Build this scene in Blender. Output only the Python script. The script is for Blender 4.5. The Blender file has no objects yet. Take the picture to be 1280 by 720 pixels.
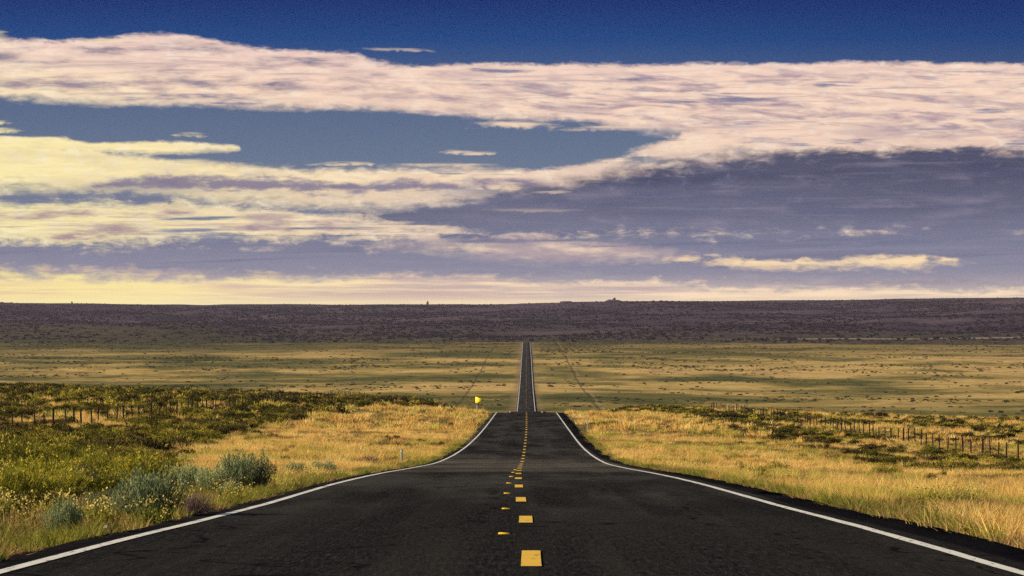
import bpy, math, random
import numpy as np
R = math.radians
rng = np.random.default_rng(7)
random.seed(7)
scene = bpy.context.scene
COL = scene.collection
F, PX, PY = 4200.0, 655.0, 460.0        # focal length in photo pixels, principal column, eye level row

def lin(r, g, b):
    f = lambda c: (c/255/12.92) if c/255 <= .04045 else ((c/255+.055)/1.055)**2.4
    return (f(r), f(g), f(b), 1.0)

# ------------------------------------------------------------------ curves
def pchip(xs, ys):
    xs = np.array(xs, float); ys = np.array(ys, float)
    h = np.diff(xs); d = np.diff(ys)/h
    m = np.zeros_like(ys); m[0] = d[0]; m[-1] = d[-1]
    for i in range(1, len(xs)-1):
        if d[i-1]*d[i] > 0:
            w1 = 2*h[i]+h[i-1]; w2 = h[i]+2*h[i-1]
            m[i] = (w1+w2)/(w1/d[i-1]+w2/d[i])
    def f(x):
        x = np.clip(np.asarray(x, float), xs[0], xs[-1])
        i = np.clip(np.searchsorted(xs, x)-1, 0, len(xs)-2)
        t = (x-xs[i])/h[i]
        return ((1+2*t)*(1-t)**2*ys[i] + t*(1-t)**2*h[i]*m[i] + t*t*(3-2*t)*ys[i+1] + t*t*(t-1)*h[i]*m[i+1])
    return f

_d = [-200, -60, 0, 24, 28.3, 38, 46, 55, 64, 82, 113, 140, 153, 180, 217, 269, 330, 398]
_z = [3.3, 0.3, -.96, -1.44, -1.52, -1.72, -1.89, -2.06, -2.23, -2.62, -3.36, -3.97, -4.2, -4.58, -4.91, -5.12, -5.22, -5.31]
_far_d = [430, 500, 600, 690, 748, 800, 900, 1100, 1250, 1394, 1700, 1953, 2433, 2900, 3400, 3700, 4200, 9000]
_far_z = [-6.0, -8.6, -9.7, -9.85, -9.72, -10.9, -14.6, -18.0, -18.0, -16.3, -11.8, -7.0, 5.8, 15.9, 25.9, 30, 34, 36]
road_z = pchip(_d+_far_d, _z+_far_z)
side_z = pchip(_d+[450, 520, 600, 680, 800, 1000, 1200, 1394]+_far_d[10:],
               _z+[-5.55, -5.8, -6.3, -8.2, -13.2, -18.0, -18.6, -16.3]+_far_z[10:])
road_c = pchip([-200, 24, 38, 46, 64, 113, 153, 217, 269, 398, 748, 1394, 3400, 9000],
               [-.08, -.08, -.04, -.04, -.1, -.18, -.1, .05, .17, .3, .45, .9, 2.4, 4])

def smooth(t): t = np.clip(t, 0, 1); return t*t*(3-2*t)

def vnoise(x, y, seed=0):
    xi = np.floor(x).astype(np.int64); yi = np.floor(y).astype(np.int64)
    fx = x-xi; fy = y-yi
    fx = fx*fx*(3-2*fx); fy = fy*fy*(3-2*fy)
    def hsh(a, b):
        n = (a*374761393+b*668265263+seed*974634777) & 0x7fffffff
        n = ((n ^ (n >> 13))*1274126177) & 0x7fffffff
        return ((n ^ (n >> 16)) & 0xffff)/65535.0
    return ((hsh(xi, yi)*(1-fx)+hsh(xi+1, yi)*fx)*(1-fy)+(hsh(xi, yi+1)*(1-fx)+hsh(xi+1, yi+1)*fx)*fy)
def fbm(x, y, seed=0, n=4):
    s = 0; a = .5; t = 0
    for i in range(n):
        s = s+a*vnoise(x*2**i, y*2**i, seed+i*17); t += a; a *= .5
    return s/t

EL, ER = 4.0, 4.38           # half widths of the paved slab left and right
def ground_z(x, d):
    x = np.asarray(x, float); d = np.asarray(d, float)
    o = x-road_c(d); r = np.abs(o); edge = np.where(o < 0, EL, ER)
    rz = road_z(d)
    b = smooth((r-edge-1)/16)
    near = 1-smooth((d-750)/450)
    base = rz*(1-b)+side_z(d)*b
    tilt = -.037*np.sign(o)*np.minimum(np.maximum(r-edge, 0), 260*np.tanh(np.maximum(r-edge, 0)/260))*near
    bump = (fbm(x/9, d/9, 3)-.5)*.5*smooth((r-edge-.5)/6) + (fbm(x/60, d/90, 5)-.5)*2.2*smooth((r-20)/60)*smooth((d-60)/200)
    far = smooth((d-1300)/600)
    bump = bump+far*(fbm(x/300, d/400, 9)-.5)*6*smooth((r-25)/120)
    inside = r < edge-.25
    z = base+tilt+bump-.05-.05*smooth((r-edge)/.5)
    z = np.where(inside, rz-.35, z)
    z = z-smooth((d-3420)/300)*14*smooth((r+300)/301)        # the plain dips under the foot of the mesa
    return z

# ------------------------------------------------------------------ material helpers
def new_mat(name):
    m = bpy.data.materials.new(name); m.use_nodes = True
    nt = m.node_tree; nt.nodes.clear()
    return m, nt
class NB:
    def __init__(s, nt): s.nt = nt
    def n(s, typ, **kw):
        n = s.nt.nodes.new(typ)
        for k, v in kw.items(): setattr(n, k, v)
        return n
    def link(s, a, b): s.nt.links.new(a, b)
    def inp(s, sock, v):
        if hasattr(v, 'is_output') or isinstance(v, bpy.types.NodeSocket): s.nt.links.new(v, sock)
        else: sock.default_value = v
    def m(s, op, a, b=0.0, c=0.0, clamp=False):
        n = s.n('ShaderNodeMath', operation=op); n.use_clamp = clamp
        s.inp(n.inputs[0], a); s.inp(n.inputs[1], b); s.inp(n.inputs[2], c)
        return n.outputs[0]
    def mr(s, v, a, b, c=0., d=1., smoothstep=True):
        n = s.n('ShaderNodeMapRange', interpolation_type='SMOOTHSTEP' if smoothstep else 'LINEAR')
        s.inp(n.inputs[0], v); s.inp(n.inputs[1], a); s.inp(n.inputs[2], b); s.inp(n.inputs[3], c); s.inp(n.inputs[4], d)
        return n.outputs[0]
    def mix(s, f, a, b):
        n = s.n('ShaderNodeMix', data_type='RGBA')
        s.inp(n.inputs[0], f); s.inp(n.inputs[6], a); s.inp(n.inputs[7], b)
        return n.outputs[2]
    def ramp(s, v, stops, interp='LINEAR'):
        n = s.n('ShaderNodeValToRGB'); cr = n.color_ramp; cr.interpolation = interp
        while len(cr.elements) > 1: cr.elements.remove(cr.elements[-1])
        cr.elements[0].position = stops[0][0]; cr.elements[0].color = stops[0][1]
        for p, c in stops[1:]:
            e = cr.elements.new(p); e.color = c
        s.inp(n.inputs[0], v)
        return n.outputs[0]
    def xyz(s, x, y, z=0.):
        n = s.n('ShaderNodeCombineXYZ'); s.inp(n.inputs[0], x); s.inp(n.inputs[1], y); s.inp(n.inputs[2], z)
        return n.outputs[0]
    def sep(s, v):
        n = s.n('ShaderNodeSeparateXYZ'); s.inp(n.inputs[0], v); return n.outputs
    def noise(s, vec, scale=1., detail=4., rough=.5, dist=0.):
        n = s.n('ShaderNodeTexNoise'); s.inp(n.inputs['Vector'], vec)
        n.inputs['Scale'].default_value = scale; n.inputs['Detail'].default_value = detail
        n.inputs['Roughness'].default_value = rough; n.inputs['Distortion'].default_value = dist
        return n.outputs[0]
    def curve(s, v, pts, vmax):
        """piecewise smooth curve: points (x px, value px)"""
        n = s.n('ShaderNodeFloatCurve'); c = n.mapping.curves[0]
        n.mapping.use_clip = False
        pts = [(max(0, p[0]/1280), p[1]/vmax) for p in pts]
        while len(c.points) < len(pts): c.points.new(.5, .5)
        for q, p in zip(c.points, pts): q.location = p; q.handle_type = 'AUTO_CLAMPED'
        n.mapping.update()
        s.inp(n.inputs['Value'], s.m('MULTIPLY', v, 1/1280, clamp=True))
        return s.m('MULTIPLY', n.outputs[0], vmax)

def out_surface(nb, sh):
    o = nb.n('ShaderNodeOutputMaterial'); nb.link(sh, o.inputs['Surface'])

def simple_mat(name, col, rough=.7, var=.15, scale=20., metal=0.):
    m, nt = new_mat(name); nb = NB(nt)
    p = nb.n('ShaderNodeBsdfPrincipled')
    geo = nb.n('ShaderNodeTexCoord').outputs['Object']
    nz = nb.noise(geo, scale, 4., .6)
    c1 = tuple(max(0, c*(1-var*1.6)) for c in col[:3])+(1,); c2 = tuple(min(1, c*(1+var*1.2)) for c in col[:3])+(1,)
    nb.link(nb.ramp(nz, [(.3, c1), (.7, c2)]), p.inputs['Base Color'])
    p.inputs['Specular IOR Level'].default_value = .15
    p.inputs['Roughness'].default_value = rough; p.inputs['Metallic'].default_value = metal
    out_surface(nb, p.outputs[0]); return m

def leaf_mat(name, stops, trans=.35, patch=None, patch_scale=.12, patch_stops=(.45, .6), wi=.55):
    """leaf or blade: colour varies from plant to plant and blade to blade, patches of another colour over the ground"""
    m, nt = new_mat(name); nb = NB(nt)
    oi = nb.n('ShaderNodeObjectInfo').outputs['Random']
    at = nb.n('ShaderNodeAttribute'); at.attribute_name = 'v'
    r = nb.m('ADD', nb.m('MULTIPLY', oi, wi), nb.m('MULTIPLY', at.outputs['Fac'], 1-wi))
    c = nb.ramp(r, stops)
    if patch:
        pos = nb.n('ShaderNodeNewGeometry').outputs['Position']
        nz = nb.noise(pos, patch_scale, 3., .6)
        nz = nb.m('ADD', nz, nb.m('MULTIPLY', nb.m('SUBTRACT', oi, .5), .14))
        c = nb.mix(nb.mr(nz, patch_stops[0], patch_stops[1]), c, nb.ramp(r, patch))
    d = nb.n('ShaderNodeBsdfDiffuse'); t = nb.n('ShaderNodeBsdfTranslucent'); mx = nb.n('ShaderNodeMixShader')
    nb.link(c, d.inputs[0]); nb.link(c, t.inputs[0]); mx.inputs[0].default_value = trans
    nb.link(d.outputs[0], mx.inputs[1]); nb.link(t.outputs[0], mx.inputs[2])
    out_surface(nb, mx.outputs[0]); return m

# ------------------------------------------------------------------ mesh helpers
def mesh_from(name, verts, faces_flat, loop_tot, mat=None, attr=None, smooth_shade=False):
    me = bpy.data.meshes.new(name)
    verts = np.asarray(verts, np.float32); nv = len(verts)
    faces_flat = np.asarray(faces_flat, np.int32); loop_tot = np.asarray(loop_tot, np.int32)
    me.vertices.add(nv); me.vertices.foreach_set('co', verts.ravel())
    me.loops.add(len(faces_flat)); me.loops.foreach_set('vertex_index', faces_flat)
    me.polygons.add(len(loop_tot))
    st = np.concatenate([[0], np.cumsum(loop_tot)[:-1]]).astype(np.int32)
    me.polygons.foreach_set('loop_start', st); me.polygons.foreach_set('loop_total', loop_tot)
    if smooth_shade: me.polygons.foreach_set('use_smooth', np.ones(len(loop_tot), bool))
    me.update(calc_edges=True); me.validate()
    if attr is not None:
        a = me.attributes.new('v', 'FLOAT', 'POINT'); a.data.foreach_set('value', np.asarray(attr, np.float32))
    if mat: me.materials.append(mat)
    return me
def link_obj(name, me, parent=None):
    o = bpy.data.objects.new(name, me); COL.objects.link(o)
    if parent: o.parent = parent
    return o
def tag(o, label=None, cat=None, group=None, kind=None):
    if label: o['label'] = label
    if cat: o['category'] = cat
    if group: o['group'] = group
    if kind: o['kind'] = kind
    return o
def empty(name, loc, rz=0, sc=(1, 1, 1)):
    o = bpy.data.objects.new(name, None); COL.objects.link(o)
    o.location = loc; o.rotation_euler = (0, 0, rz); o.scale = sc; o.empty_display_size = .2
    return o
def grid_mesh(name, X, Y, Z, mat, smooth_shade=True):
    nr, nc = X.shape
    v = np.stack([X, Y, Z], -1).reshape(-1, 3)
    i = np.arange(nr*nc).reshape(nr, nc)
    f = np.stack([i[:-1, :-1], i[:-1, 1:], i[1:, 1:], i[1:, :-1]], -1).reshape(-1)
    return mesh_from(name, v, f, np.full((nr-1)*(nc-1), 4), mat, smooth_shade=smooth_shade)

class Blades:
    """collects tapering curved strips (grass blades, leaves, twigs)"""
    def __init__(s): s.v = []; s.f = []; s.t = []; s.a = []; s.n = 0
    def add(s, base, dirs, length, width, bend, val=None, taper=.75):
        """base (n,3), dirs (n,3) unit, length (n), width (n), bend (n,3) added at the tip"""
        n = len(base); side = np.cross(dirs, rng.normal(size=(n, 3))); side /= np.linalg.norm(side, axis=1)[:, None]+1e-9
        L = length[:, None]; w = (side*width[:, None]*.5)
        mid = base+dirs*L*.55+bend*.3; tip = base+dirs*L+bend
        V = np.stack([base-w, base+w, mid-w*taper, mid+w*taper, tip], 1)
        i = s.n+np.arange(n)[:, None]*5
        q = np.concatenate([i, i+1, i+3, i+2], 1); t = np.concatenate([i+2, i+3, i+4], 1)
        s.v.append(V.reshape(-1, 3)); s.f.append(np.concatenate([q, t], 1).reshape(-1)); s.t.append(np.tile([4, 3], n))
        val = rng.random(n) if val is None else val
        s.a.append(np.repeat(val, 5)); s.n += n*5
        return tip
    def leaves(s, pos, dirs, length, width, val=None):
        """flat diamond leaves"""
        n = len(pos); side = np.cross(dirs, rng.normal(size=(n, 3))); side /= np.linalg.norm(side, axis=1)[:, None]+1e-9
        L = length[:, None]; w = side*width[:, None]*.5
        V = np.stack([pos, pos+dirs*L*.5+w, pos+dirs*L, pos+dirs*L*.5-w], 1)
        i = s.n+np.arange(n)[:, None]*4
        s.v.append(V.reshape(-1, 3)); s.f.append(np.concatenate([i, i+1, i+2, i+3], 1).reshape(-1)); s.t.append(np.full(n, 4))
        val = rng.random(n) if val is None else val
        s.a.append(np.repeat(val, 4)); s.n += n*4
    def build(s, name, mat):
        return mesh_from(name, np.concatenate(s.v), np.concatenate(s.f), np.concatenate(s.t), mat, np.concatenate(s.a))

def unit(v): return v/(np.linalg.norm(v, axis=1)[:, None]+1e-9)
def cone_dirs(n, maxang):
    a = rng.random(n)*2*np.pi; t = np.sqrt(rng.random(n))*maxang
    return np.stack([np.sin(t)*np.cos(a), np.sin(t)*np.sin(a), np.cos(t)], 1)

# ------------------------------------------------------------------ plants
M = {}
M['straw'] = leaf_mat('straw_grass', [(0., (.24, .15, .045, 1)), (.35, (.48, .33, .10, 1)), (.7, (.62, .45, .16, 1)), (1., (.72, .57, .25, 1))], .4,
                      patch=[(0., (.20, .13, .05, 1)), (.5, (.40, .23, .09, 1)), (1., (.55, .36, .15, 1))], patch_scale=.16, patch_stops=(.52, .66))
M['tuft'] = leaf_mat('golden_tuft', [(0., (.42, .22, .055, 1)), (.4, (.74, .46, .13, 1)), (.75, (.88, .62, .21, 1)), (1., (.93, .76, .38, 1))], .45,
                     patch=[(0., (.20, .18, .04, 1)), (.5, (.44, .37, .07, 1)), (1., (.68, .56, .13, 1))], patch_scale=.10, patch_stops=(.50, .62))
M['litter'] = leaf_mat('low_dry_grass', [(0., (.13, .075, .03, 1)), (.4, (.30, .18, .065, 1)), (.75, (.46, .29, .11, 1)), (1., (.58, .40, .17, 1))], .35,
                       patch=[(0., (.07, .07, .018, 1)), (.5, (.16, .15, .035, 1)), (1., (.36, .29, .07, 1))], patch_scale=.12, patch_stops=(.47, .59))
M['green'] = leaf_mat('green_grass', [(0., (.05, .06, .012, 1)), (.4, (.14, .15, .025, 1)), (.75, (.30, .27, .045, 1)), (1., (.50, .40, .07, 1))], .35)
M['olive'] = leaf_mat('olive_scrub', [(0., (.030, .030, .007, 1)), (.22, (.060, .057, .011, 1)), (.45, (.145, .130, .020, 1)), (.7, (.31, .255, .036, 1)), (1., (.54, .42, .07, 1))], .24,
                      patch=[(0., (.018, .015, .007, 1)), (.5, (.055, .042, .016, 1)), (1., (.14, .10, .035, 1))], patch_scale=.09, patch_stops=(.47, .58), wi=.75)
M['rabbit'] = leaf_mat('rabbitbrush_leaf', [(0., (.05, .052, .008, 1)), (.4, (.16, .16, .018, 1)), (.75, (.33, .30, .032, 1)), (1., (.52, .44, .055, 1))], .35)
M['flower'] = leaf_mat('yellow_flower', [(0., (.45, .32, .03, 1)), (1., (.72, .58, .12, 1))], .3)
M['pale_flower'] = leaf_mat('pale_flower', [(0., (.45, .34, .06, 1)), (1., (.72, .58, .20, 1))], .3)
M['sage'] = leaf_mat('sage_leaf', [(0., (.055, .070, .036, 1)), (.4, (.145, .175, .085, 1)), (.75, (.27, .31, .14, 1)), (1., (.44, .46, .21, 1))], .22)
M['twig'] = simple_mat('twig_bark', (.07, .05, .045), .9, .3, 30)
M['dead'] = leaf_mat('dead_twig', [(0., (.045, .03, .035, 1)), (.6, (.11, .075, .075, 1)), (1., (.2, .15, .13, 1))], .1)
M['far_scrub'] = leaf_mat('plain_scrub', [(0., (.03, .031, .015, 1)), (.5, (.08, .073, .031, 1)), (1., (.19, .155, .06, 1))], .1)
M['juniper'] = leaf_mat('hillside_scrub_haze_tint', [(0., (.014, .010, .017, 1)), (.5, (.034, .024, .037, 1)), (1., (.075, .052, .062, 1))], .05)  # scrub colour with the hill's cloud shade and purple haze mixed in

def grass_clump(name, n, hmin, hmax, rad, wid, mat, spread=.45, droop=.35):
    B = Blades()
    a = rng.random(n)*2*np.pi; r = np.sqrt(rng.random(n))*rad
    base = np.stack([r*np.cos(a), r*np.sin(a), np.full(n, -.03)], 1)
    d = cone_dirs(n, spread); L = hmin+(hmax-hmin)*rng.random(n)
    bend = np.stack([np.cos(a), np.sin(a), -np.full(n, .5)], 1)*(L*droop*rng.random(n))[:, None]
    B.add(base, d, L, wid*(.6+.8*rng.random(n)), bend)
    return B.build(name, mat)

def shrub_blades(n, w, h, nl, leaf_l, leaf_w, up=.6, seed_shell=.55, lumps=6):
    """dome of sprigs with small leaves; returns Blades with foliage and Blades with stems"""
    Lf = Blades(); St = Blades()
    lc = np.stack([(rng.random(lumps)-.5)*w*.9, (rng.random(lumps)-.5)*w*.9, np.zeros(lumps)], 1)
    lh = h*(.62+.38*rng.random(lumps))*(1-.35*(np.linalg.norm(lc, axis=1)/(w*.65))); lr = w*(.24+.14*rng.random(lumps))
    k = rng.integers(0, lumps, n)
    d = cone_dirs(n, 1.25)
    tip = lc[k]*.75+np.stack([d[:, 0]*lr[k], d[:, 1]*lr[k], d[:, 2]**.8*lh[k]], 1)*(.72+.33*rng.random(n))[:, None]
    tip[:, 2] = np.maximum(tip[:, 2], .08*h)
    base = np.stack([lc[k][:, 0]*.35+rng.normal(size=n)*.05*w, lc[k][:, 1]*.35+rng.normal(size=n)*.05*w, np.full(n, -.03)], 1)
    vec = tip-base; L = np.linalg.norm(vec, axis=1); dirs = vec/L[:, None]
    St.add(base, dirs, L*.93, np.full(n, .006+.006*w), np.zeros((n, 3)))
    for j in range(nl):
        t = seed_shell+(1-seed_shell)*rng.random(n)
        p = base+vec*t[:, None]+rng.normal(size=(n, 3))*.018*w
        ld = unit(dirs*(.5)+rng.normal(size=(n, 3))*.45+np.array([0, 0, up]))
        Lf.leaves(p, ld, leaf_l*(.6+.8*rng.random(n)), leaf_w*(.6+.8*rng.random(n)))
    return Lf, St, tip, dirs

def sagebrush_mesh(seed):
    global rng; rng = np.random.default_rng(seed)
    Lf, St, tip, dirs = shrub_blades(560, 1.0, .62, 16, .038, .010, up=1.1, seed_shell=.30, lumps=7)
    n = len(tip)                                    # upright spikes on the outline
    top = tip[:, 2] > .2
    p = tip[top]; m = len(p)
    up = unit(np.stack([rng.normal(size=m)*.16, rng.normal(size=m)*.16, np.ones(m)], 1))
    for j in range(5):
        Lf.leaves(p+up*(.022*j)+rng.normal(size=(m, 3))*.005, unit(up+rng.normal(size=(m, 3))*.25), np.full(m, .05), np.full(m, .012), .35+.65*rng.random(m))
    return Lf.build('sage_foliage', M['sage']), St.build('sage_stems', M['twig'])
def rabbitbrush_mesh(seed, flowers=True):
    global rng; rng = np.random.default_rng(seed)
    Lf, St, tip, dirs = shrub_blades(420, 1.0, .68, 9, .06, .010, up=.6, seed_shell=.45, lumps=9)
    FB = None
    if flowers:
        FB = Blades(); sel = (tip[:, 2] > .25) & (rng.random(len(tip)) < .20); p = tip[sel]; m = len(p)
        for j in range(4): FB.leaves(p+rng.normal(size=(m, 3))*.012, unit(rng.normal(size=(m, 3))+[0, 0, .8]), np.full(m, .028), np.full(m, .02))
        FB = FB.build('rabbitbrush_flowers', M['flower'])
    return Lf.build('rabbitbrush_foliage', M['rabbit']), St.build('rabbitbrush_stems', M['twig']), FB
def deadbrush_mesh(seed):
    global rng; rng = np.random.default_rng(seed)
    B = Blades(); n = 300
    d = cone_dirs(n, 1.3); base = rng.normal(size=(n, 3))*[.04, .04, 0]
    tip = B.add(base, d, .3+.25*rng.random(n), np.full(n, .008), rng.normal(size=(n, 3))*.04)
    for j in range(4):
        t = .35+.55*rng.random(n); p = base+d*(t*.42)[:, None]
        B.add(p, unit(d+rng.normal(size=(n, 3))*.5), .1+.12*rng.random(n), np.full(n, .005), rng.normal(size=(n, 3))*.02)
    return B.build('dead_twigs', M['dead'])
def scrub_mesh(name, seed, n, nl, leaf, mat, w=1.0, h=.55, shell=.2):
    global rng; rng = np.random.default_rng(seed)
    Lf, St, tip, dirs = shrub_blades(n, w, h, nl, leaf, leaf*.42, up=.5, seed_shell=shell, lumps=6)
    return Lf.build(name, mat)
def flower_weed(name, seed):
    global rng; rng = np.random.default_rng(seed)
    n = 70; B = Blades(); a = rng.random(n)*2*np.pi; r = np.sqrt(rng.random(n))*.14
    base = np.stack([r*np.cos(a), r*np.sin(a), np.full(n, -.03)], 1)
    d = cone_dirs(n, .7); tip = B.add(base, d, .14+.2*rng.random(n), np.full(n, .008), rng.normal(size=(n, 3))*.02, .2+.5*rng.random(n))
    for j in range(3):
        B.leaves(base+d*(.05+.12*rng.random(n))[:, None], unit(d+rng.normal(size=(n, 3))*.8), np.full(n, .05), np.full(n, .014))
    me = B.build(name, M['green'])
    FB = Blades(); sel = rng.random(n) < .6; p = tip[sel]; m = len(p)
    for j in range(4): FB.leaves(p+rng.normal(size=(m, 3))*.01, unit(rng.normal(size=(m, 3))+[0, 0, .5]), np.full(m, .024), np.full(m, .018))
    fm = FB.build(name+'_heads', M['pale_flower'])
    # join both into one mesh with two materials
    v1 = np.concatenate([x.reshape(-1, 3) for x in B.v]); v2 = np.concatenate(FB.v)
    f = np.concatenate([np.concatenate(B.f), np.concatenate(FB.f)+len(v1)]); t = np.concatenate(B.t+FB.t)
    j = mesh_from(name, np.concatenate([v1, v2]), f, t, M['green'], np.concatenate(B.a+FB.a))
    j.materials.append(M['pale_flower']); mi = np.zeros(len(t), np.int32); mi[len(np.concatenate(B.t)):] = 1
    j.polygons.foreach_set('material_index', mi)
    return j

# ------------------------------------------------------------------ scatter (stuff): points with scale and turn, instanced by a small node group
def scatter(name, variants, pts, scl, zsc=None, label=None):
    coll = bpy.data.collections.new(name+'_sources')
    for i, me in enumerate(variants):
        coll.objects.link(bpy.data.objects.new(f'{name}_source', me))
    me = bpy.data.meshes.new(name); n = len(pts)
    me.vertices.add(n); me.vertices.foreach_set('co', np.asarray(pts, np.float32).ravel())
    r = np.random.default_rng(n)
    def at(nm, typ, arr, key='value'):
        a = me.attributes.new(nm, typ, 'POINT'); a.data.foreach_set(key, np.ascontiguousarray(arr).ravel())
    zs = np.ones(n) if zsc is None else zsc
    at('sc', 'FLOAT_VECTOR', np.stack([scl, scl, scl*zs], 1).astype(np.float32), 'vector')
    rot = np.zeros((n, 3), np.float32); rot[:, 2] = r.random(n)*6.283; rot[:, :2] = r.normal(size=(n, 2))*.05
    at('ro', 'FLOAT_VECTOR', rot, 'vector')
    at('ix', 'INT', r.integers(0, len(variants), n).astype(np.int32))
    o = link_obj(name, me); tag(o, kind='stuff', label=label)
    g = bpy.data.node_groups.new(name+'_scatter', 'GeometryNodeTree')
    g.interface.new_socket('Geometry', in_out='INPUT', socket_type='NodeSocketGeometry')
    g.interface.new_socket('Geometry', in_out='OUTPUT', socket_type='NodeSocketGeometry')
    N = g.nodes.new; L = g.links.new
    gi = N('NodeGroupInput'); go = N('NodeGroupOutput'); iop = N('GeometryNodeInstanceOnPoints'); ci = N('GeometryNodeCollectionInfo')
    ci.inputs['Collection'].default_value = coll; ci.inputs['Separate Children'].default_value = True; ci.inputs['Reset Children'].default_value = True
    def na(nm, typ):
        x = N('GeometryNodeInputNamedAttribute'); x.data_type = typ; x.inputs['Name'].default_value = nm; return x.outputs[0]
    L(gi.outputs[0], iop.inputs['Points']); L(ci.outputs[0], iop.inputs['Instance']); iop.inputs['Pick Instance'].default_value = True
    L(na('ix', 'INT'), iop.inputs['Instance Index']); L(na('sc', 'FLOAT_VECTOR'), iop.inputs['Scale'])
    e2r = N('FunctionNodeEulerToRotation'); L(na('ro', 'FLOAT_VECTOR'), e2r.inputs[0]); L(e2r.outputs[0], iop.inputs['Rotation'])
    L(iop.outputs[0], go.inputs[0])
    md = o.modifiers.new('scatter', 'NODES'); md.node_group = g
    return o

def wedge(n, d0, d1, slope=.185, pad=6):
    """random points over the ground between two distances, an even density over the fan in view"""
    w0 = slope*d0+pad; w1 = slope*d1+pad
    d = d0+(d1-d0)*((np.sqrt(w0*w0+rng.random(n)*(w1*w1-w0*w0))-w0)/(w1-w0))
    x = (rng.random(n)*2-1)*(slope*d+pad)
    return x, d

# ================================================================== SKY (world)
SUN_AZ, SUN_EL = -102.0, 18.0           # azimuth from the view direction (left is negative), elevation
world = bpy.data.worlds.new('World'); scene.world = world; world.use_nodes = True
def build_sky():
    nt = world.node_tree; nt.nodes.clear(); nb = NB(nt); m = nb.m
    v = nb.n('ShaderNodeTexCoord').outputs['Generated']
    X, Y, Z = nb.sep(v)[:3]
    az = m('ARCTAN2', X, Y); el = m('ARCSINE', Z)
    x = m('MULTIPLY_ADD', az, F, PX)              # one unit = 1/4200 rad of azimuth / elevation
    y = m('MULTIPLY_ADD', el, -F, PY)
    sky = nb.n('ShaderNodeTexSky', sky_type='NISHITA'); sky.sun_disc = False
    sky.sun_elevation = R(SUN_EL); sky.sun_rotation = R(SUN_AZ); sky.altitude = 1500; sky.dust_density = 1.5
    hi = nb.n('ShaderNodeVectorMath', operation='SCALE'); nb.link(sky.outputs[0], hi.inputs[0]); hi.inputs['Scale'].default_value = .6
    S = 1/.1                                        # colours below are picture values; the Background strength is .1
    yn = m('DIVIDE', y, 400., clamp=True)
    base = nb.ramp(yn, [(0, lin(12, 46, 110)), (.13, lin(26, 70, 130)), (.3, lin(80, 100, 134)), (.5, lin(100, 116, 142)), (.64, lin(112, 124, 148)), (.8, lin(132, 136, 158)), (.93, lin(190, 175, 172)), (1, lin(235, 215, 180))])
    xr = m('DIVIDE', x, 1280., clamp=True)
    base = nb.mix(nb.mr(m('ADD', m('MULTIPLY', x, .9), m('MULTIPLY', y, -2.)), 500, 1300, 0, .30), base, lin(6, 36, 92))
    # noise fields, stretched along the horizon
    def N(sx, sy, seed, detail=7., rough=.58, dist=.0, shear=0.):
        yy = m('MULTIPLY_ADD', x, shear, y)
        return nb.noise(nb.xyz(m('DIVIDE', x, sx), m('DIVIDE', yy, sy), seed), 1., detail, rough, dist)
    n_big = N(330, 46, 1.3); n_mid = N(95, 17, 4.1); n_fine = N(34, 9, 8.7, 6.); n_wide = N(520, 80, 12.2)
    n_rip = N(80, 11, 17.5, 6., .6, .6, -.06)
    n_str = N(190, 6.5, 31.7, 5., .6, .3); n_str2 = N(420, 12, 37.1, 5., .6, .3, .03)
    n_puff = N(21, 10, 21.3, 5., .62, .5)
    edge = m('ADD', m('ADD', m('MULTIPLY', m('SUBTRACT', n_big, .5), 46.), m('MULTIPLY', m('SUBTRACT', n_mid, .5), 44.)), m('ADD', m('MULTIPLY', m('SUBTRACT', n_fine, .5), 26.), m('MULTIPLY', m('SUBTRACT', n_puff, .5), 30.)))
    def band(top, bot, s_top=3., s_bot=4., k=1., kb=None, holes=0.):
        """mask between two edge curves, both roughened by the noise; holes opens gaps where the noise is low"""
        kb = k if kb is None else kb
        t = nb.curve(x, top, 400); b = nb.curve(x, bot, 400)
        p = m('ADD', m('SUBTRACT', y, t), m('MULTIPLY', edge, k)); q = m('ADD', m('SUBTRACT', b, y), m('MULTIPLY', edge, kb))
        r = m('MULTIPLY', nb.mr(p, -s_top, s_top), nb.mr(q, m('MULTIPLY', s_bot, -1.), s_bot))
        band.inside = nb.mr(m('MINIMUM', p, q), 2, 17)
        if holes:
            h = m('ADD', m('MULTIPLY', n_str, .45), m('ADD', m('MULTIPLY', n_mid, .3), m('MULTIPLY', n_str2, .25)))
            r = m('MULTIPLY', r, nb.mr(h, holes-.05, holes+.06))
        return r
    warm = nb.mr(x, -150, 820)                                                     # yellow at the left, pink at the right
    cream = nb.mix(nb.mr(m('ADD', m('MULTIPLY', x, .7), m('MULTIPLY', y, -2.2)), -420, 60), lin(254, 234, 184), lin(251, 217, 192))
    cream = nb.mix(nb.mr(y, 120, 60, 0, .5), cream, lin(240, 206, 200))
    creamlow = nb.mix(warm, lin(255, 239, 170), lin(250, 218, 190))
    mauve = nb.mix(warm, lin(172, 148, 146), lin(150, 130, 152))
    c = base
    def shade(col, lo=.44, hi=.68, amt=.8, n=n_mid, dark=mauve, big=.35, fine=.25):
        f = nb.mr(n, lo, hi, 0, amt)
        f = m('MAXIMUM', f, nb.mr(n_big, .53, .74, 0, big))
        f = m('ADD', f, m('MULTIPLY', nb.mr(n_fine, .45, .7), fine), clamp=True)
        f = m('MAXIMUM', f, nb.mr(n_str, .50, .72, 0, amt*.8)); f = m('MAXIMUM', f, nb.mr(n_str2, .52, .70, 0, amt*.7))
        f = m('MULTIPLY', f, m('MULTIPLY_ADD', band.inside, .7, .3))
        lit = nb.mix(m('MULTIPLY', nb.mr(n_puff, .45, .7), .35), col, lin(255, 250, 228))
        return nb.mix(f, lit, dark)
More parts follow.
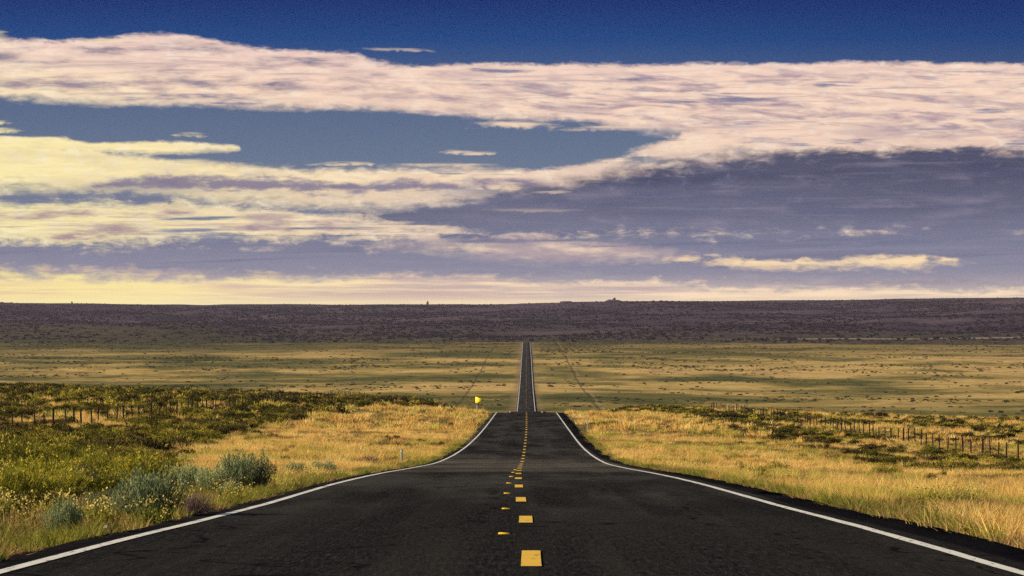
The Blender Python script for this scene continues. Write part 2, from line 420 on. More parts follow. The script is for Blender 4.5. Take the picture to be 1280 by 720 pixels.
    # low grey bank, darkest along its ragged upper right rim
    bank = nb.ramp(yn, [(.40, lin(66, 68, 94)), (.55, lin(78, 81, 106)), (.66, lin(96, 99, 124)), (.76, lin(118, 121, 146)), (.85, lin(140, 138, 158)), (.91, lin(176, 160, 164)), (.95, lin(215, 192, 175))])
    bank = nb.mix(nb.mr(n_wide, .42, .7, 0, .30), bank, lin(122, 124, 148))
    bank = nb.mix(m('MULTIPLY', m('MULTIPLY', nb.mr(n_big, .48, .7), nb.mr(y, 290, 230)), .55), bank, lin(52, 58, 94))
    bank = nb.mix(m('MULTIPLY', m('MULTIPLY', nb.mr(n_mid, .50, .70), nb.mr(y, 330, 250, .25, 1.)), .34), bank, lin(150, 140, 160))
    bank = nb.mix(m('MULTIPLY', nb.mr(n_puff, .5, .72), m('MULTIPLY', nb.mr(n_big, .35, .6), .22)), bank, lin(150, 146, 166)); bank = nb.mix(m('MULTIPLY', nb.mr(n_str, .52, .72), .22), bank, lin(160, 152, 170)); bank = nb.mix(m('MULTIPLY', nb.mr(n_str2, .50, .34), .3), bank, lin(80, 86, 122))
    k = band([(0, 296), (180, 297), (330, 288), (480, 256), (600, 236), (700, 220), (850, 196), (1000, 184), (1280, 174)],
             [(0, 346), (400, 348), (640, 350), (900, 354), (1280, 360)], 7, 14, .45, .9)
    c = nb.mix(k, c, bank)
    # thin bank in the gap at the left
    k = band([(0, 234), (250, 236), (450, 240), (640, 236), (1280, 236)], [(0, 258), (250, 262), (480, 268), (640, 262), (1280, 262)], 6, 5, .35)
    c = nb.mix(m('MULTIPLY', k, m('MULTIPLY', nb.mr(x, 700, 480), .8)), c, lin(112, 118, 142))
    # yellow band
    k = band([(0, 251), (120, 254), (300, 262), (450, 273), (560, 285), (640, 296), (1280, 296)], [(0, 301), (150, 303), (300, 301), (420, 300), (540, 296), (630, 290), (1280, 290)], 8, 10, .7, 1., .425)
    c = nb.mix(k, c, shade(creamlow, .40, .64, .85, n_mid, mauve, .6))
    # long band: yellow left, rising and joining the upper deck at the right
    k = band([(0, 189), (130, 194), (250, 205), (400, 213), (560, 213), (690, 211), (760, 199), (830, 178), (880, 160), (960, 150), (1280, 140)],
             [(0, 241), (150, 242), (300, 253), (440, 259), (540, 255), (600, 243), (700, 226), (850, 202), (1000, 190), (1280, 180)], 5, 15, .42, .9, .38)
    dk = m('MULTIPLY', band([(0, 300), (150, 226), (260, 222), (480, 226), (640, 226), (800, 300), (1280, 300)], [(0, 236), (260, 240), (480, 243), (640, 240), (1280, 236)], 6, 6, .6), .9)
    c = nb.mix(k, c, nb.mix(dk, shade(creamlow, .40, .64, .85, n_mid, mauve, .6), lin(122, 114, 142)))
    # lens at the left
    k = band([(0, 176), (60, 176), (120, 181), (200, 180), (270, 183), (300, 186), (306, 194), (1280, 194)], [(0, 190), (100, 192), (200, 194), (260, 190), (300, 187), (308, 182), (1280, 182)], 2.5, 5, .22, .3, .38)
    c = nb.mix(k, c, shade(creamlow, .54, .74, .5))
    # upper deck
    k = band([(0, 55), (60, 57), (130, 54), (200, 49), (250, 51), (300, 62), (440, 68), (470, 78), (560, 81), (760, 82), (1000, 82), (1280, 85)],
             [(0, 126), (130, 130), (260, 135), (500, 138), (640, 147), (740, 153), (830, 163), (900, 176), (1280, 184)], 4., nb.mr(x, 700, 1000, 7, 17), .36, nb.mr(x, 700, 1000, .42, .9), .34)
    lft = nb.mr(x, 700, 300)
    deck = nb.mix(lft, shade(cream, .42, .66, .72, n_rip, mauve, .5, .25), shade(cream, .42, .66, .85, n_mid, lin(160, 140, 150), .8, .3))
    blue = m('MULTIPLY', nb.mr(m('ADD', n_mid, m('MULTIPLY', n_str, .5)), .84, 1.0), .8)
    deck = nb.mix(blue, deck, lin(106, 112, 148))
    c = nb.mix(k, c, deck)
    # small separate wisps
    def wisp(cx, cy, hw, hh, s=1.):
        a = m('DIVIDE', m('SUBTRACT', x, cx), hw); b = m('DIVIDE', m('ADD', m('SUBTRACT', y, cy), m('MULTIPLY', edge, .22)), hh)
        r2 = m('ADD', m('MULTIPLY', a, a), m('MULTIPLY', b, b))
        r2 = m('ADD', r2, m('MULTIPLY', m('SUBTRACT', m('ADD', m('MULTIPLY', n_fine, .5), m('MULTIPLY', n_puff, .5)), .5), 4.5))
        return nb.mr(m('ADD', r2, m('MULTIPLY', m('SUBTRACT', n_str, .5), 3.)), 1.2, -.7, 0, s)
    for (cx, cy, hw, hh, s) in [(585, 190, 46, 3.6, .85), (640, 157, 66, 5, .95), (750, 161, 60, 4, .8), (628, 233, 34, 6, .95), (432, 205, 42, 3.4, .7), (238, 171, 26, 3.6, .9),
                                (490, 62, 44, 3.6, .6), (4, 50, 14, 8, .8), (0, 158, 20, 3.6, .9), (4, 168, 30, 3.6, .9), (570, 209, 76, 5.5, .9), (130, 55, 46, 3.4, .6), (240, 203, 36, 5, .7), (690, 240, 22, 2.4, .5), (660, 262, 70, 2.6, .25)]:
        c = nb.mix(wisp(cx, cy, hw, hh, s), c, creamlow)
    # lower bright streaks
    k = band([(0, 330), (430, 302), (520, 300), (640, 302), (760, 304), (830, 315), (870, 326), (1280, 330)], [(0, 290), (430, 298), (560, 314), (700, 326), (820, 325), (880, 318), (1280, 300)], 9, 13, .55, .7, .42)
    c = nb.mix(m('MULTIPLY', k, .9), c, nb.mix(nb.mr(n_mid, .38, .6), creamlow, lin(180, 160, 164)))
    k = band([(0, 345), (780, 332), (860, 324), (1000, 325), (1130, 321), (1190, 323), (1220, 332), (1280, 340)], [(0, 300), (780, 314), (860, 327), (1000, 335), (1140, 336), (1190, 330), (1220, 322), (1280, 310)], 4., 7, .5, .6, .38)
    c = nb.mix(m('MULTIPLY', k, .95), c, nb.mix(nb.mr(n_mid, .45, .68, 0, .7), lin(255, 224, 176), lin(190, 166, 166)))
    # glow above the horizon
    g = m('ADD', y, m('MULTIPLY', edge, .75))
    glow = nb.mr(g, nb.curve(x, [(0, 330), (300, 337), (600, 343), (900, 350), (1280, 356)], 400), nb.curve(x, [(0, 350), (300, 356), (600, 358), (900, 364), (1280, 370)], 400))
    gcol = nb.mix(nb.mr(m('ADD', m('MULTIPLY', n_big, .5), m('MULTIPLY', n_str, .5)), .42, .60), nb.mix(warm, lin(255, 236, 150), lin(255, 226, 190)), nb.mix(warm, lin(236, 200, 166), lin(196, 174, 170)))
    c = nb.mix(glow, c, gcol)
    c = nb.mix(nb.mr(y, 366, 381, 0, .75), c, nb.mix(warm, lin(255, 240, 170), lin(252, 226, 186)))
    # lower hemisphere and the sky above the picture
    sc = nb.n('ShaderNodeVectorMath', operation='SCALE'); nb.link(c, sc.inputs[0]); sc.inputs['Scale'].default_value = S*SKY_GAIN
    full = nb.mix(nb.mr(y, -30, -420), sc.outputs[0], hi.outputs[0])
    bg = nb.n('ShaderNodeBackground'); nb.link(full, bg.inputs[0]); bg.inputs[1].default_value = .1
    o = nb.n('ShaderNodeOutputWorld'); nb.link(bg.outputs[0], o.inputs['Surface'])
SKY_GAIN = 0.60
build_sky()

sun = bpy.data.lights.new('sun', 'SUN'); sun.energy = 5.0; sun.angle = R(.6); sun.color = (1, .86, .64)
so = bpy.data.objects.new('sun', sun); COL.objects.link(so)
from mathutils import Vector
sd = Vector((math.sin(R(SUN_AZ))*math.cos(R(SUN_EL)), math.cos(R(SUN_AZ))*math.cos(R(SUN_EL)), math.sin(R(SUN_EL))))
so.rotation_euler = (-sd).to_track_quat('-Z', 'Y').to_euler(); so.location = (-60, 30, 60)

# ================================================================== GROUND
def ground_material():
    m_, nt = new_mat('ground_soil'); nb = NB(nt); m = nb.m
    pos = nb.n('ShaderNodeNewGeometry').outputs['Position']; X, Y, Z = nb.sep(pos)[:3]
    # near: dry soil with straw litter and green ground cover
    n1 = nb.noise(pos, .35, 6., .65); n2 = nb.noise(pos, 6., 5., .7); n3 = nb.noise(nb.xyz(m('MULTIPLY', X, .035), m('MULTIPLY', Y, .012)), 1., 5., .6)
    near = nb.ramp(n1, [(.3, (.17, .13, .05, 1)), (.5, (.30, .22, .08, 1)), (.68, (.36, .24, .11, 1))])
    near = nb.mix(nb.mr(n2, .4, .75, 0, .6), near, (.13, .075, .045, 1))
    near = nb.mix(nb.mr(n3, .44, .58, 0, .8), near, (.085, .085, .022, 1))
    # far plain: long bands of straw, green scrub and pink soil
    f1 = nb.noise(nb.xyz(m('MULTIPLY', X, .0046), m('MULTIPLY', Y, .0036), 3.), 1., 7., .62)
    f2 = nb.noise(nb.xyz(m('MULTIPLY', X, .014), m('MULTIPLY', Y, .009), 9.), 1., 7., .66)
    f3 = nb.noise(nb.xyz(m('MULTIPLY', X, .045), m('MULTIPLY', Y, .04), 5.), 1., 6., .7)
    f4 = nb.noise(nb.xyz(m('MULTIPLY', X, .0011), m('MULTIPLY', Y, .0042), 15.), 1., 4., .5)
    ff = m('ADD', m('MULTIPLY', f1, .36), m('ADD', m('MULTIPLY', f2, .36), m('ADD', m('MULTIPLY', f4, .16), m('MULTIPLY', f3, .12))))
    ff = m('ADD', ff, nb.mr(X, -350, 350, -.026, .014, False))
    far = nb.ramp(ff, [(.37, (.040, .046, .016, 1)), (.44, (.085, .085, .028, 1)), (.475, (.16, .135, .045, 1)), (.505, (.34, .235, .075, 1)), (.545, (.56, .38, .13, 1)), (.585, (.46, .27, .135, 1)), (.64, (.24, .155, .08, 1))])
    far = nb.mix(nb.mr(f3, .50, .66, 0, .6), far, (.036, .035, .017, 1))
    far = nb.mix(nb.mr(f3, .46, .34, 0, .35), far, (.50, .37, .16, 1))
    low = nb.mr(Y, 1650, 1250)                                       # greener floor of the valley
    far = nb.mix(m('MULTIPLY', low, .55), far, (.075, .085, .030, 1))
    up = nb.mr(m('ADD', Y, m('MULTIPLY', m('SUBTRACT', f2, .5), 900)), 2450, 3050, 0, .6)
    far = nb.mix(up, far, nb.mix(nb.mr(f3, .4, .6), (.11, .095, .038, 1), (.042, .042, .020, 1)))
    ax = m('ABSOLUTE', m('SUBTRACT', X, m('MULTIPLY', Y, .0007)))
    vg = m('ADD', ax, m('ADD', m('MULTIPLY', m('SUBTRACT', f3, .5), 9), m('MULTIPLY', m('SUBTRACT', f2, .5), 7)))
    verge = m('MULTIPLY', nb.mr(vg, 8., 5.), .6)                  # bare pink verge beside the far road
    far = nb.mix(verge, far, nb.mix(nb.mr(f3, .4, .6), (.32, .20, .12, 1), (.15, .12, .05, 1)))
    tr = m('ABSOLUTE', m('SUBTRACT', m('ADD', ax, m('MULTIPLY', m('SUBTRACT', f2, .5), 3.)), 29.5))
    far = nb.mix(nb.mr(tr, .9, .2, 0, .6), far, (.05, .042, .03, 1))
    tr2 = m('ABSOLUTE', m('SUBTRACT', m('ADD', ax, m('MULTIPLY', m('SUBTRACT', f2, .5), 3.)), 31.6))
    far = nb.mix(m('MULTIPLY', nb.mr(tr2, 1.0, .3, 0, .35), nb.mr(X, 0, 5)), far, (.38, .26, .16, 1))
    c = nb.mix(nb.mr(Y, 620, 1100), near, far)
    d = nb.n('ShaderNodeBsdfDiffuse'); nb.link(c, d.inputs[0])
    bmp = nb.n('ShaderNodeBump'); bmp.inputs['Strength'].default_value = .6; bmp.inputs['Distance'].default_value = .08
    nb.link(n2, bmp.inputs['Height']); nb.link(bmp.outputs[0], d.inputs['Normal'])
    out_surface(nb, d.outputs[0]); return m_

offs = np.array([0, 2, 3.6, 3.74, 4.0, 4.13, 4.38, 4.7, 5.2, 6, 7, 8, 9, 10.5, 12, 14, 16, 18.5, 21, 24, 27, 30, 34, 38, 43, 48, 54, 60, 68, 76, 86, 98, 112, 128, 148, 170, 200, 235, 275, 320, 370, 430, 500, 580, 680, 800, 950, 1150, 1500, 2200])
offs = np.concatenate([-offs[:0:-1], offs])
ds = np.concatenate([np.arange(-80, 20, 5), np.arange(20, 130, 1.), np.arange(130, 720, 3.), np.arange(720, 1400, 12), np.arange(1400, 3761, 18)])
D, O = np.meshgrid(ds, offs, indexing='ij'); Xg = O+road_c(D)
g = link_obj('ground', grid_mesh('ground', Xg, D, ground_z(Xg, D), ground_material())); tag(g, kind='structure')

# mesa: long scrub hillside; cloud shade and haze are put into its colour
def rim_y(px): return np.interp(px, [-900, -200, 0, 130, 260, 285, 400, 520, 640, 690, 715, 760, 900, 1060, 1170, 1280, 1500, 2300], [376, 378, 378.2, 379.6, 381, 379.8, 380.4, 380.6, 380, 378.3, 377, 376.6, 376, 374.6, 372.8, 371.6, 371, 373])
MESA_D = 7000.
def mesa_z(x, d):
    px = PX+x/MESA_D*F
    rim = (PY-rim_y(px))/F*MESA_D
    foot_d = 3480+(fbm(x/260, x*0, 31)-.5)*160-np.clip(x, 0, 700)*.55
    t = np.clip((d-foot_d)/(MESA_D-foot_d), -.2, 1.6)
    z0 = 26.5
    z = np.where(t < 0, z0+t*300, z0+(rim-z0)*np.clip(t, 0, 1)**1.08)
    z = np.where(t > 1, rim-(t-1)*60, z)
    k = smooth(t*4)*smooth((1.0-t)*6)
    z = z+k*((fbm(x/260, d/500, 41)-.5)*26+(fbm(x/80, d/130, 43, 3)-.5)*9)
    z = z+smooth(t*5)*(fbm(x/90, d/140, 47, 3)-.5)*2.2
    return z
def mesa_material():
    m_, nt = new_mat('mesa_scrub_haze_tint'); nb = NB(nt); m = nb.m
    pos = nb.n('ShaderNodeNewGeometry').outputs['Position']; X, Y, Z = nb.sep(pos)[:3]
    n1 = nb.noise(nb.xyz(m('MULTIPLY', X, .004), m('MULTIPLY', Y, .006)), 1., 6., .62)
    n2 = nb.noise(pos, .05, 4., .7)
    c = nb.ramp(n1, [(.34, (.032, .024, .034, 1)), (.5, (.054, .039, .053, 1)), (.64, (.092, .064, .076, 1))])  # purple haze and cloud shade painted into the scrub and soil tones
    c = nb.mix(nb.mr(n2, .5, .7, 0, .6), c, (.03, .026, .028, 1))
    n3 = nb.noise(nb.xyz(m('MULTIPLY', X, .006), m('MULTIPLY', Y, .004), 7.), 1., 5., .6)
    c = nb.mix(m('MULTIPLY', nb.mr(n3, .64, .72), .35), c, (.15, .105, .09, 1))
    lo = nb.mr(m('ADD', Y, m('ADD', m('MULTIPLY', m('SUBTRACT', n1, .5), 900), m('MULTIPLY', X, .9))), 4700, 3350, 0, .95)
    c = nb.mix(lo, c, nb.mix(nb.mr(n2, .4, .6), (.085, .075, .038, 1), (.035, .032, .020, 1)))
    line = m('ABSOLUTE', m('SUBTRACT', m('ADD', Y, m('ADD', m('MULTIPLY', X, .5), m('MULTIPLY', m('SUBTRACT', n1, .5), 120))), 3640))
    c = nb.mix(m('MULTIPLY', nb.mr(line, 45, 25, 0, .8), nb.mr(X, 180, 300)), c, (.30, .22, .18, 1))
    d = nb.n('ShaderNodeBsdfDiffuse'); nb.link(c, d.inputs[0]); out_surface(nb, d.outputs[0]); return m_
mx = np.concatenate([np.arange(-2300, -1250, 50), np.arange(-1250, 1250, 14), np.arange(1250, 2301, 50)])
md_ = np.concatenate([np.arange(2850, 4200, 16), np.arange(4200, 6800, 28), np.arange(6800, 7300, 16), np.arange(7300, 8201, 90)])
Dm, Xm = np.meshgrid(md_, mx, indexing='ij')
me = link_obj('hill', grid_mesh('hill', Xm, Dm, mesa_z(Xm, Dm), mesa_material())); tag(me, kind='structure')

def surf_z(x, d):
    return np.maximum(ground_z(x, d), np.where(np.asarray(d) > 2850, mesa_z(x, d), -999))

# ================================================================== ROAD
def asphalt():
    m_, nt = new_mat('asphalt'); nb = NB(nt); m = nb.m
    pos = nb.n('ShaderNodeNewGeometry').outputs['Position']; X, Y, Z = nb.sep(pos)[:3]
    grain = nb.noise(pos, 42., 3., .8); mid = nb.noise(pos, 1.1, 5., .65)
    streak = nb.noise(nb.xyz(m('MULTIPLY', X, 1.6), m('MULTIPLY', Y, .03)), 1., 4., .6)
    c = nb.ramp(grain, [(.30, (.004, .004, .0045, 1)), (.52, (.021, .0203, .0203, 1)), (.72, (.064, .060, .056, 1))])
    spk = nb.noise(nb.xyz(m('MULTIPLY', X, 26.), m('MULTIPLY', Y, 1.7)), 1., 3., .75)
    c = nb.mix(nb.mr(spk, .50, .70, 0, .7), c, (.058, .054, .049, 1)); c = nb.mix(nb.mr(spk, .48, .32, 0, .8), c, (.004, .004, .004, 1))
    c = nb.mix(nb.mr(mid, .35, .7, 0, .4), c, (.014, .0133, .013, 1))
    c = nb.mix(nb.mr(streak, .46, .7, 0, .5), c, (.046, .041, .036, 1))
    blot = nb.noise(nb.xyz(m('MULTIPLY', X, .42), m('MULTIPLY', Y, .05), 8.), 1., 5., .6)
    c = nb.mix(m('MULTIPLY', nb.mr(blot, .42, .64), m('MULTIPLY', nb.mr(Y, 26, 58), .65)), c, (.070, .065, .060, 1))
    c = nb.mix(nb.mr(blot, .44, .30, 0, .5), c, (.007, .007, .007, 1))
    # paler tan stretch with ragged bars across the road
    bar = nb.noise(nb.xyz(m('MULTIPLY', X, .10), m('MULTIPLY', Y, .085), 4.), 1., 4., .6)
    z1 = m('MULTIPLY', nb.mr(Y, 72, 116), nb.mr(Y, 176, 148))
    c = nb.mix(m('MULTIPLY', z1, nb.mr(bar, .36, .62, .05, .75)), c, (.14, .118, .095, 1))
    # wheel tracks
    ax = m('ABSOLUTE', X)
    wt = m('ADD', nb.mr(m('ABSOLUTE', m('SUBTRACT', ax, 1.0)), .5, .05), nb.mr(m('ABSOLUTE', m('SUBTRACT', ax, 2.75)), .5, .05))
    c = nb.mix(m('MULTIPLY', wt, m('MULTIPLY', nb.mr(mid, .3, .6), .3)), c, (.034, .031, .029, 1))
    # sealed cracks
    vo = nb.n('ShaderNodeTexVoronoi', feature='DISTANCE_TO_EDGE'); wv = nb.n('ShaderNodeVectorMath', operation='ADD')
    nn = nb.n('ShaderNodeTexNoise'); nn.inputs['Scale'].default_value = .6; nb.link(pos, nn.inputs['Vector'])
    nb.link(nb.xyz(m('MULTIPLY', X, .28), m('MULTIPLY', Y, .045)), wv.inputs[0])
    sc = nb.n('ShaderNodeVectorMath', operation='SCALE'); nb.link(nn.outputs['Color'], sc.inputs[0]); sc.inputs['Scale'].default_value = .35
    nb.link(sc.outputs[0], wv.inputs[1]); nb.link(wv.outputs[0], vo.inputs['Vector']); vo.inputs['Scale'].default_value = 1.
    ck = m('MULTIPLY', nb.mr(vo.outputs[0], .012, .004), nb.mr(mid, .42, .55))
    c = nb.mix(m('MULTIPLY', ck, .8), c, (.006, .006, .007, 1))
    # darker strip outside the edge lines
    c = nb.mix(nb.mr(ax, 3.72, 3.80, 0, .7), c, (.006, .005, .008, 1))
    p = nb.n('ShaderNodeBsdfDiffuse'); nb.link(c, p.inputs['Color'])
    b = nb.n('ShaderNodeBump'); b.inputs['Strength'].default_value = .8; b.inputs['Distance'].default_value = .02
    nb.link(grain, b.inputs['Height']); nb.link(b.outputs[0], p.inputs['Normal'])
    out_surface(nb, p.outputs[0]); return m_
rd = np.concatenate([np.arange(-80, 20, 4), np.arange(20, 420, 1.5), np.arange(420, 1400, 8), np.arange(1400, 3421, 20)])
sect = np.array([[-EL-.16, -.32], [-EL-.06, -.05], [-EL, -.006], [-3.7, .0], [-1.8, .004], [0, .006], [1.8, .004], [3.7, 0], [ER-.05, -.01], [ER, -.03], [ER+.2, -.32]])
jit = (fbm(rd[:, None]/1.7+sect[None, :, 0]*9, rd[:, None]*0+sect[None, :, 0], 77)-.5)*.32
Dr = np.repeat(rd[:, None], len(sect), 1)
Or = sect[None, :, 0]+jit*(np.abs(sect[None, :, 0]) > 3.85)
Zr = road_z(Dr)+sect[None, :, 1]; Xr = Or+road_c(Dr)
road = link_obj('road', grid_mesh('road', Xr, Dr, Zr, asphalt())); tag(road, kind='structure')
def road_top(x, d):
    return road_z(d)+np.interp(np.abs(x-road_c(d)), [0, 1.8, 3.7, 4.4], [.006, .004, 0, -.012])

def paint(name, col, wear=.4):
    m_, nt = new_mat(name); nb = NB(nt)
    pos = nb.n('ShaderNodeNewGeometry').outputs['Position']
    g1 = nb.noise(pos, 38., 3., .75); g2 = nb.noise(pos, 2.2, 5., .65)
    c = nb.mix(nb.mr(g1, .58, .72, 0, wear), col, tuple(v*.35 for v in col[:3])+(1,))
    c = nb.mix(nb.mr(g2, .5, .75, 0, wear), c, tuple(v*.55 for v in col[:3])+(1,))
    X, Y, Z = nb.sep(pos)[:3]; g3 = nb.noise(nb.xyz(nb.m('MULTIPLY', X, 14.), nb.m('MULTIPLY', Y, 2.2)), 1., 4., .7)
    c = nb.mix(nb.mr(g3, .57, .64, 0, wear+.3), c, (.05, .047, .043, 1))
    p = nb.n('ShaderNodeBsdfPrincipled'); nb.link(c, p.inputs['Base Color']); p.inputs['Roughness'].default_value = .6
    out_surface(nb, p.outputs[0]); return m_
M['white_paint'] = paint('white_road_paint', (.78, .73, .62, 1), .55)
M['yellow_paint'] = paint('yellow_road_paint', (.86, .49, .008, 1), .4)
def strip(name, x0, x1, dd, mat, lift=.006):
    c = (x0+x1)/2; hw = np.full(len(dd), (x1-x0)/2)
    if len(dd) > 6: hw = hw*(1+1.3*smooth((dd-300)/900))*(1+.25*(fbm(dd/.9, dd*0+c, 6, 2)-.5))
    X = np.stack([c-hw, c+hw], 1)+road_c(dd)[:, None]; Dd = np.repeat(dd[:, None], 2, 1)
    if len(dd) > 6: X = X+(fbm(Dd/1.3, X*3, 5, 2)-.5)*.025
    return link_obj(name, grid_mesh(name, X, Dd, road_top(X, Dd)+lift, mat), road)
edge_d = rd[rd > -30]
strip('edge_line', -3.64, -3.525, edge_d, M['white_paint']); strip('edge_line', 3.485, 3.60, edge_d, M['white_paint'])
dash_x = pchip([0, 26, 38, 48, 61, 73, 113, 217, 400, 5000], [.15, .13, .05, 0, -.0, .0, .04, .02, 0, 0])
for k in range(-2, 62):
    d0 = 24.35+k*12.1
    if 402 < d0 < 690 or d0 > 762: continue
    dd = np.linspace(d0, d0+3.15, 6); xx = float(dash_x(d0))
    strip('centre_dash', xx-.075, xx+.075, dd, M['yellow_paint'])
# the far centre line: dashes too small to tell apart
Vv, Ff = [], []
for k in range(164):
    d0 = 1392+k*12.1; xc = float(road_c(d0))
    for (a, b) in ((-.075, d0), (.075, d0), (.075, d0+3.1), (-.075, d0+3.1)): Vv.append((xc+a, b, float(road_z(b))+.05))
    Ff += [4*k, 4*k+1, 4*k+2, 4*k+3]
o = link_obj('centre_line', mesh_from('centre_line', Vv, Ff, [4]*164, M['yellow_paint']), road); tag(o, kind='stuff')
# raised markers: small bevelled wedges with a yellow face
def box_mesh(name, boxes, mat, bevel=0.):
    V, Fc = [], []
    for (cx, cy, cz, sx, sy, sz) in boxes:
        n = len(V)
        for dz in (-1, 1):
            for (a, b) in ((-1, -1), (1, -1), (1, 1), (-1, 1)): V.append((cx+a*sx/2, cy+b*sy/2, cz+dz*sz/2))
        Fc += [(n, n+3, n+2, n+1), (n+4, n+5, n+6, n+7)]+[(n+i, n+(i+1) % 4, n+4+(i+1) % 4, n+4+i) for i in range(4)]
    return mesh_from(name, V, [i for f in Fc for i in f], [4]*len(Fc), mat)
mk = mesh_from('pavement_marker', [(-.052, -.05, 0), (.052, -.05, 0), (.052, .05, 0), (-.052, .05, 0), (-.046, -.028, .016), (.046, -.028, .016), (.046, .028, .016), (-.046, .028, .016)],
               [4, 5, 6, 7, 0, 1, 5, 4, 1, 2, 6, 5, 2, 3, 7, 6, 3, 0, 4, 7], [4]*5, M['yellow_paint'])
for (d0, px) in ((32.3, 630), (43.9, 632.5), (55, 634), (66, 636.5), (78, 639.5), (90, 642), (102, 644.5)):
    o = link_obj('pavement_marker', mk, road); xx = (px-PX)/F*d0
    o.location = (xx, d0, float(road_top(xx, d0))); o.scale = (1.1, 1, .85)
    tag(o, label='small yellow raised marker left of the centre dashes')

# ================================================================== FENCES
M['post'] = simple_mat('weathered_post', (.012, .007, .006), .9, .35, 15)
M['wire'] = simple_mat('rusty_wire', (.06, .04, .03), .7, .2, 10, .6)
def prism(r, h, n=6, lean=0.): 
    V = []; Fc = []
    for i in range(n):
        a = 2*math.pi*i/n; V.append((r*math.cos(a), r*math.sin(a), -.25))
    for i in range(n):
        a = 2*math.pi*i/n; V.append((r*.85*math.cos(a), r*.85*math.sin(a), h))
    fl = []; lt = []
    for i in range(n):
        fl += [i, (i+1) % n, n+(i+1) % n, n+i]; lt.append(4)
    fl += list(range(n, 2*n)); lt.append(n)
    return V, fl, lt
post_me = [mesh_from('fence_post', *prism(.055, 1.25), M['post']), mesh_from('fence_post', *prism(.075, 1.32), M['post']), mesh_from('fence_post', *prism(.048, 1.12), M['post'])]
frng = random.Random(3)
def fence(dists, off, label, tall=()):
    root = empty('wire_fence', (off, dists[0], float(surf_z(off, dists[0]))))
    tag(root, label, 'fence', 'wire fences along the road')
    tops = []
    for i, d in enumerate(dists):
        x = off+float(road_c(d))+frng.uniform(-.12, .12); z = float(surf_z(x, d))
        o = link_obj('fence_post', post_me[frng.choice([0, 0, 1, 2])], root)
        o.location = (x-root.location.x, d-root.location.y, z-root.location.z)
        o.rotation_euler = (frng.gauss(0, .035), frng.gauss(0, .045), frng.random()*3)
        o.scale = (1, 1, frng.uniform(.92, 1.08)*(1.35 if i in tall else 1))
        tops.append((x-root.location.x, d-root.location.y, z-root.location.z))
    for h in (.35, .6, .85, 1.08):
        V, fl = [], []
        for (x, d, z) in tops:
            for (a, b) in ((-1, -1), (1, -1), (1, 1), (-1, 1)): V.append((x+a*.004, d, z+h+b*.004))
        for i in range(len(tops)-1):
            for j in range(4): fl += [4*i+j, 4*i+(j+1) % 4, 4*i+4+(j+1) % 4, 4*i+4+j]
        link_obj('wire', mesh_from('wire', V, fl, [4]*(len(fl)//4), M['wire']), root)
    return root
def spaced(d0, d1, step):
    out = [d0]
    while out[-1] < d1: out.append(out[-1]+step*frng.uniform(.85, 1.15))
    return out
fence(spaced(203, 660, 4.75), -31.0, 'dark wire fence on the scrubby rise left of the road')
rf = spaced(211, 560, 4.4)
ti = int(np.argmin(np.abs(np.array(rf)-(31*F/(931-PX)))))
fence(rf, 31.0, 'dark wire fence crossing the golden grass right of the road', (ti,))

# ================================================================== SIGN, MARKER POSTS, ROCKS
M['sign_yellow'] = simple_mat('sign_yellow', (.92, .62, .02), .45, .06, 8)
M['steel'] = simple_mat('galvanised_steel', (.30, .30, .29), .5, .15, 12, .7)
M['pale_post'] = simple_mat('pale_marker', (.20, .19, .18), .6, .1, 10)
M['rock'] = simple_mat('dark_sandstone', (.055, .04, .045), .9, .3, .3)
M['stone'] = simple_mat('pale_stone', (.62, .58, .52), .8, .15, 14)
SD = 470.; sx = (594.3-PX)/F*SD; sz = -(500-PY)/F*SD
gz = float(surf_z(sx+.1, SD))
sign = empty('traffic_sign', (sx, SD, gz)); tag(sign, 'yellow pennant sign pointing right beside the road just beyond the crest', 'road sign')
L_, H_ = 1.22, .95
tri = [(0, H_/2), (L_, 0), (0, -H_/2)]
# rounded pennant outline
def rounded(poly, r, n=5):
    out = []; k = len(poly)
    for i in range(k):
        p0, p1, p2 = np.array(poly[i-1]), np.array(poly[i]), np.array(poly[(i+1) % k])
        a = (p0-p1)/np.linalg.norm(p0-p1); b = (p2-p1)/np.linalg.norm(p2-p1)
        for t in np.linspace(0, 1, n): 
            q = p1+a*r*(1-t)**2+b*r*t**2; out.append(tuple(q))
    return out
ol = rounded(tri, .06); nO = len(ol)
zc = sz-gz
V = [(x, -.004, zc+z) for x, z in ol]+[(x, .004, zc+z) for x, z in ol]
fl = list(range(nO-1, -1, -1))+list(range(nO, 2*nO)); lt = [nO, nO]
for i in range(nO): fl += [i, (i+1) % nO, nO+(i+1) % nO, nO+i]; lt.append(4)
link_obj('sign_panel', mesh_from('sign_panel', V, fl, lt, M['sign_yellow']), sign)
link_obj('post', box_mesh('post', [(.22, .04, (zc+.35)/2-.1, .05, .05, zc+.9)], M['steel']), sign)
link_obj('brace', box_mesh('brace', [(.4, .012, zc+.12, .7, .016, .05), (.4, .012, zc-.12, .7, .016, .05)], M['steel']), sign)

def delineator(px, d, h, label):
    x = (px-PX)/F*d; z = float(surf_z(x, d)); 
    r = empty('marker_post', (x, d, z)); tag(r, label, 'marker post')
    V, fl, lt = prism(.05, h); link_obj('post', mesh_from('post', V, fl, lt, M['pale_post']), r)
    link_obj('reflector', box_mesh('reflector', [(0, -.058, h-.12, .075, .012, .12)], simple_mat('reflector_white', (.36, .36, .36), .5)), r)
    return r
delineator(502, 146, .62, 'pale grey marker post in the golden grass left of the road')
delineator(734.5, 285, 1.05, 'thin pale marker post on the grassy verge right of the road')

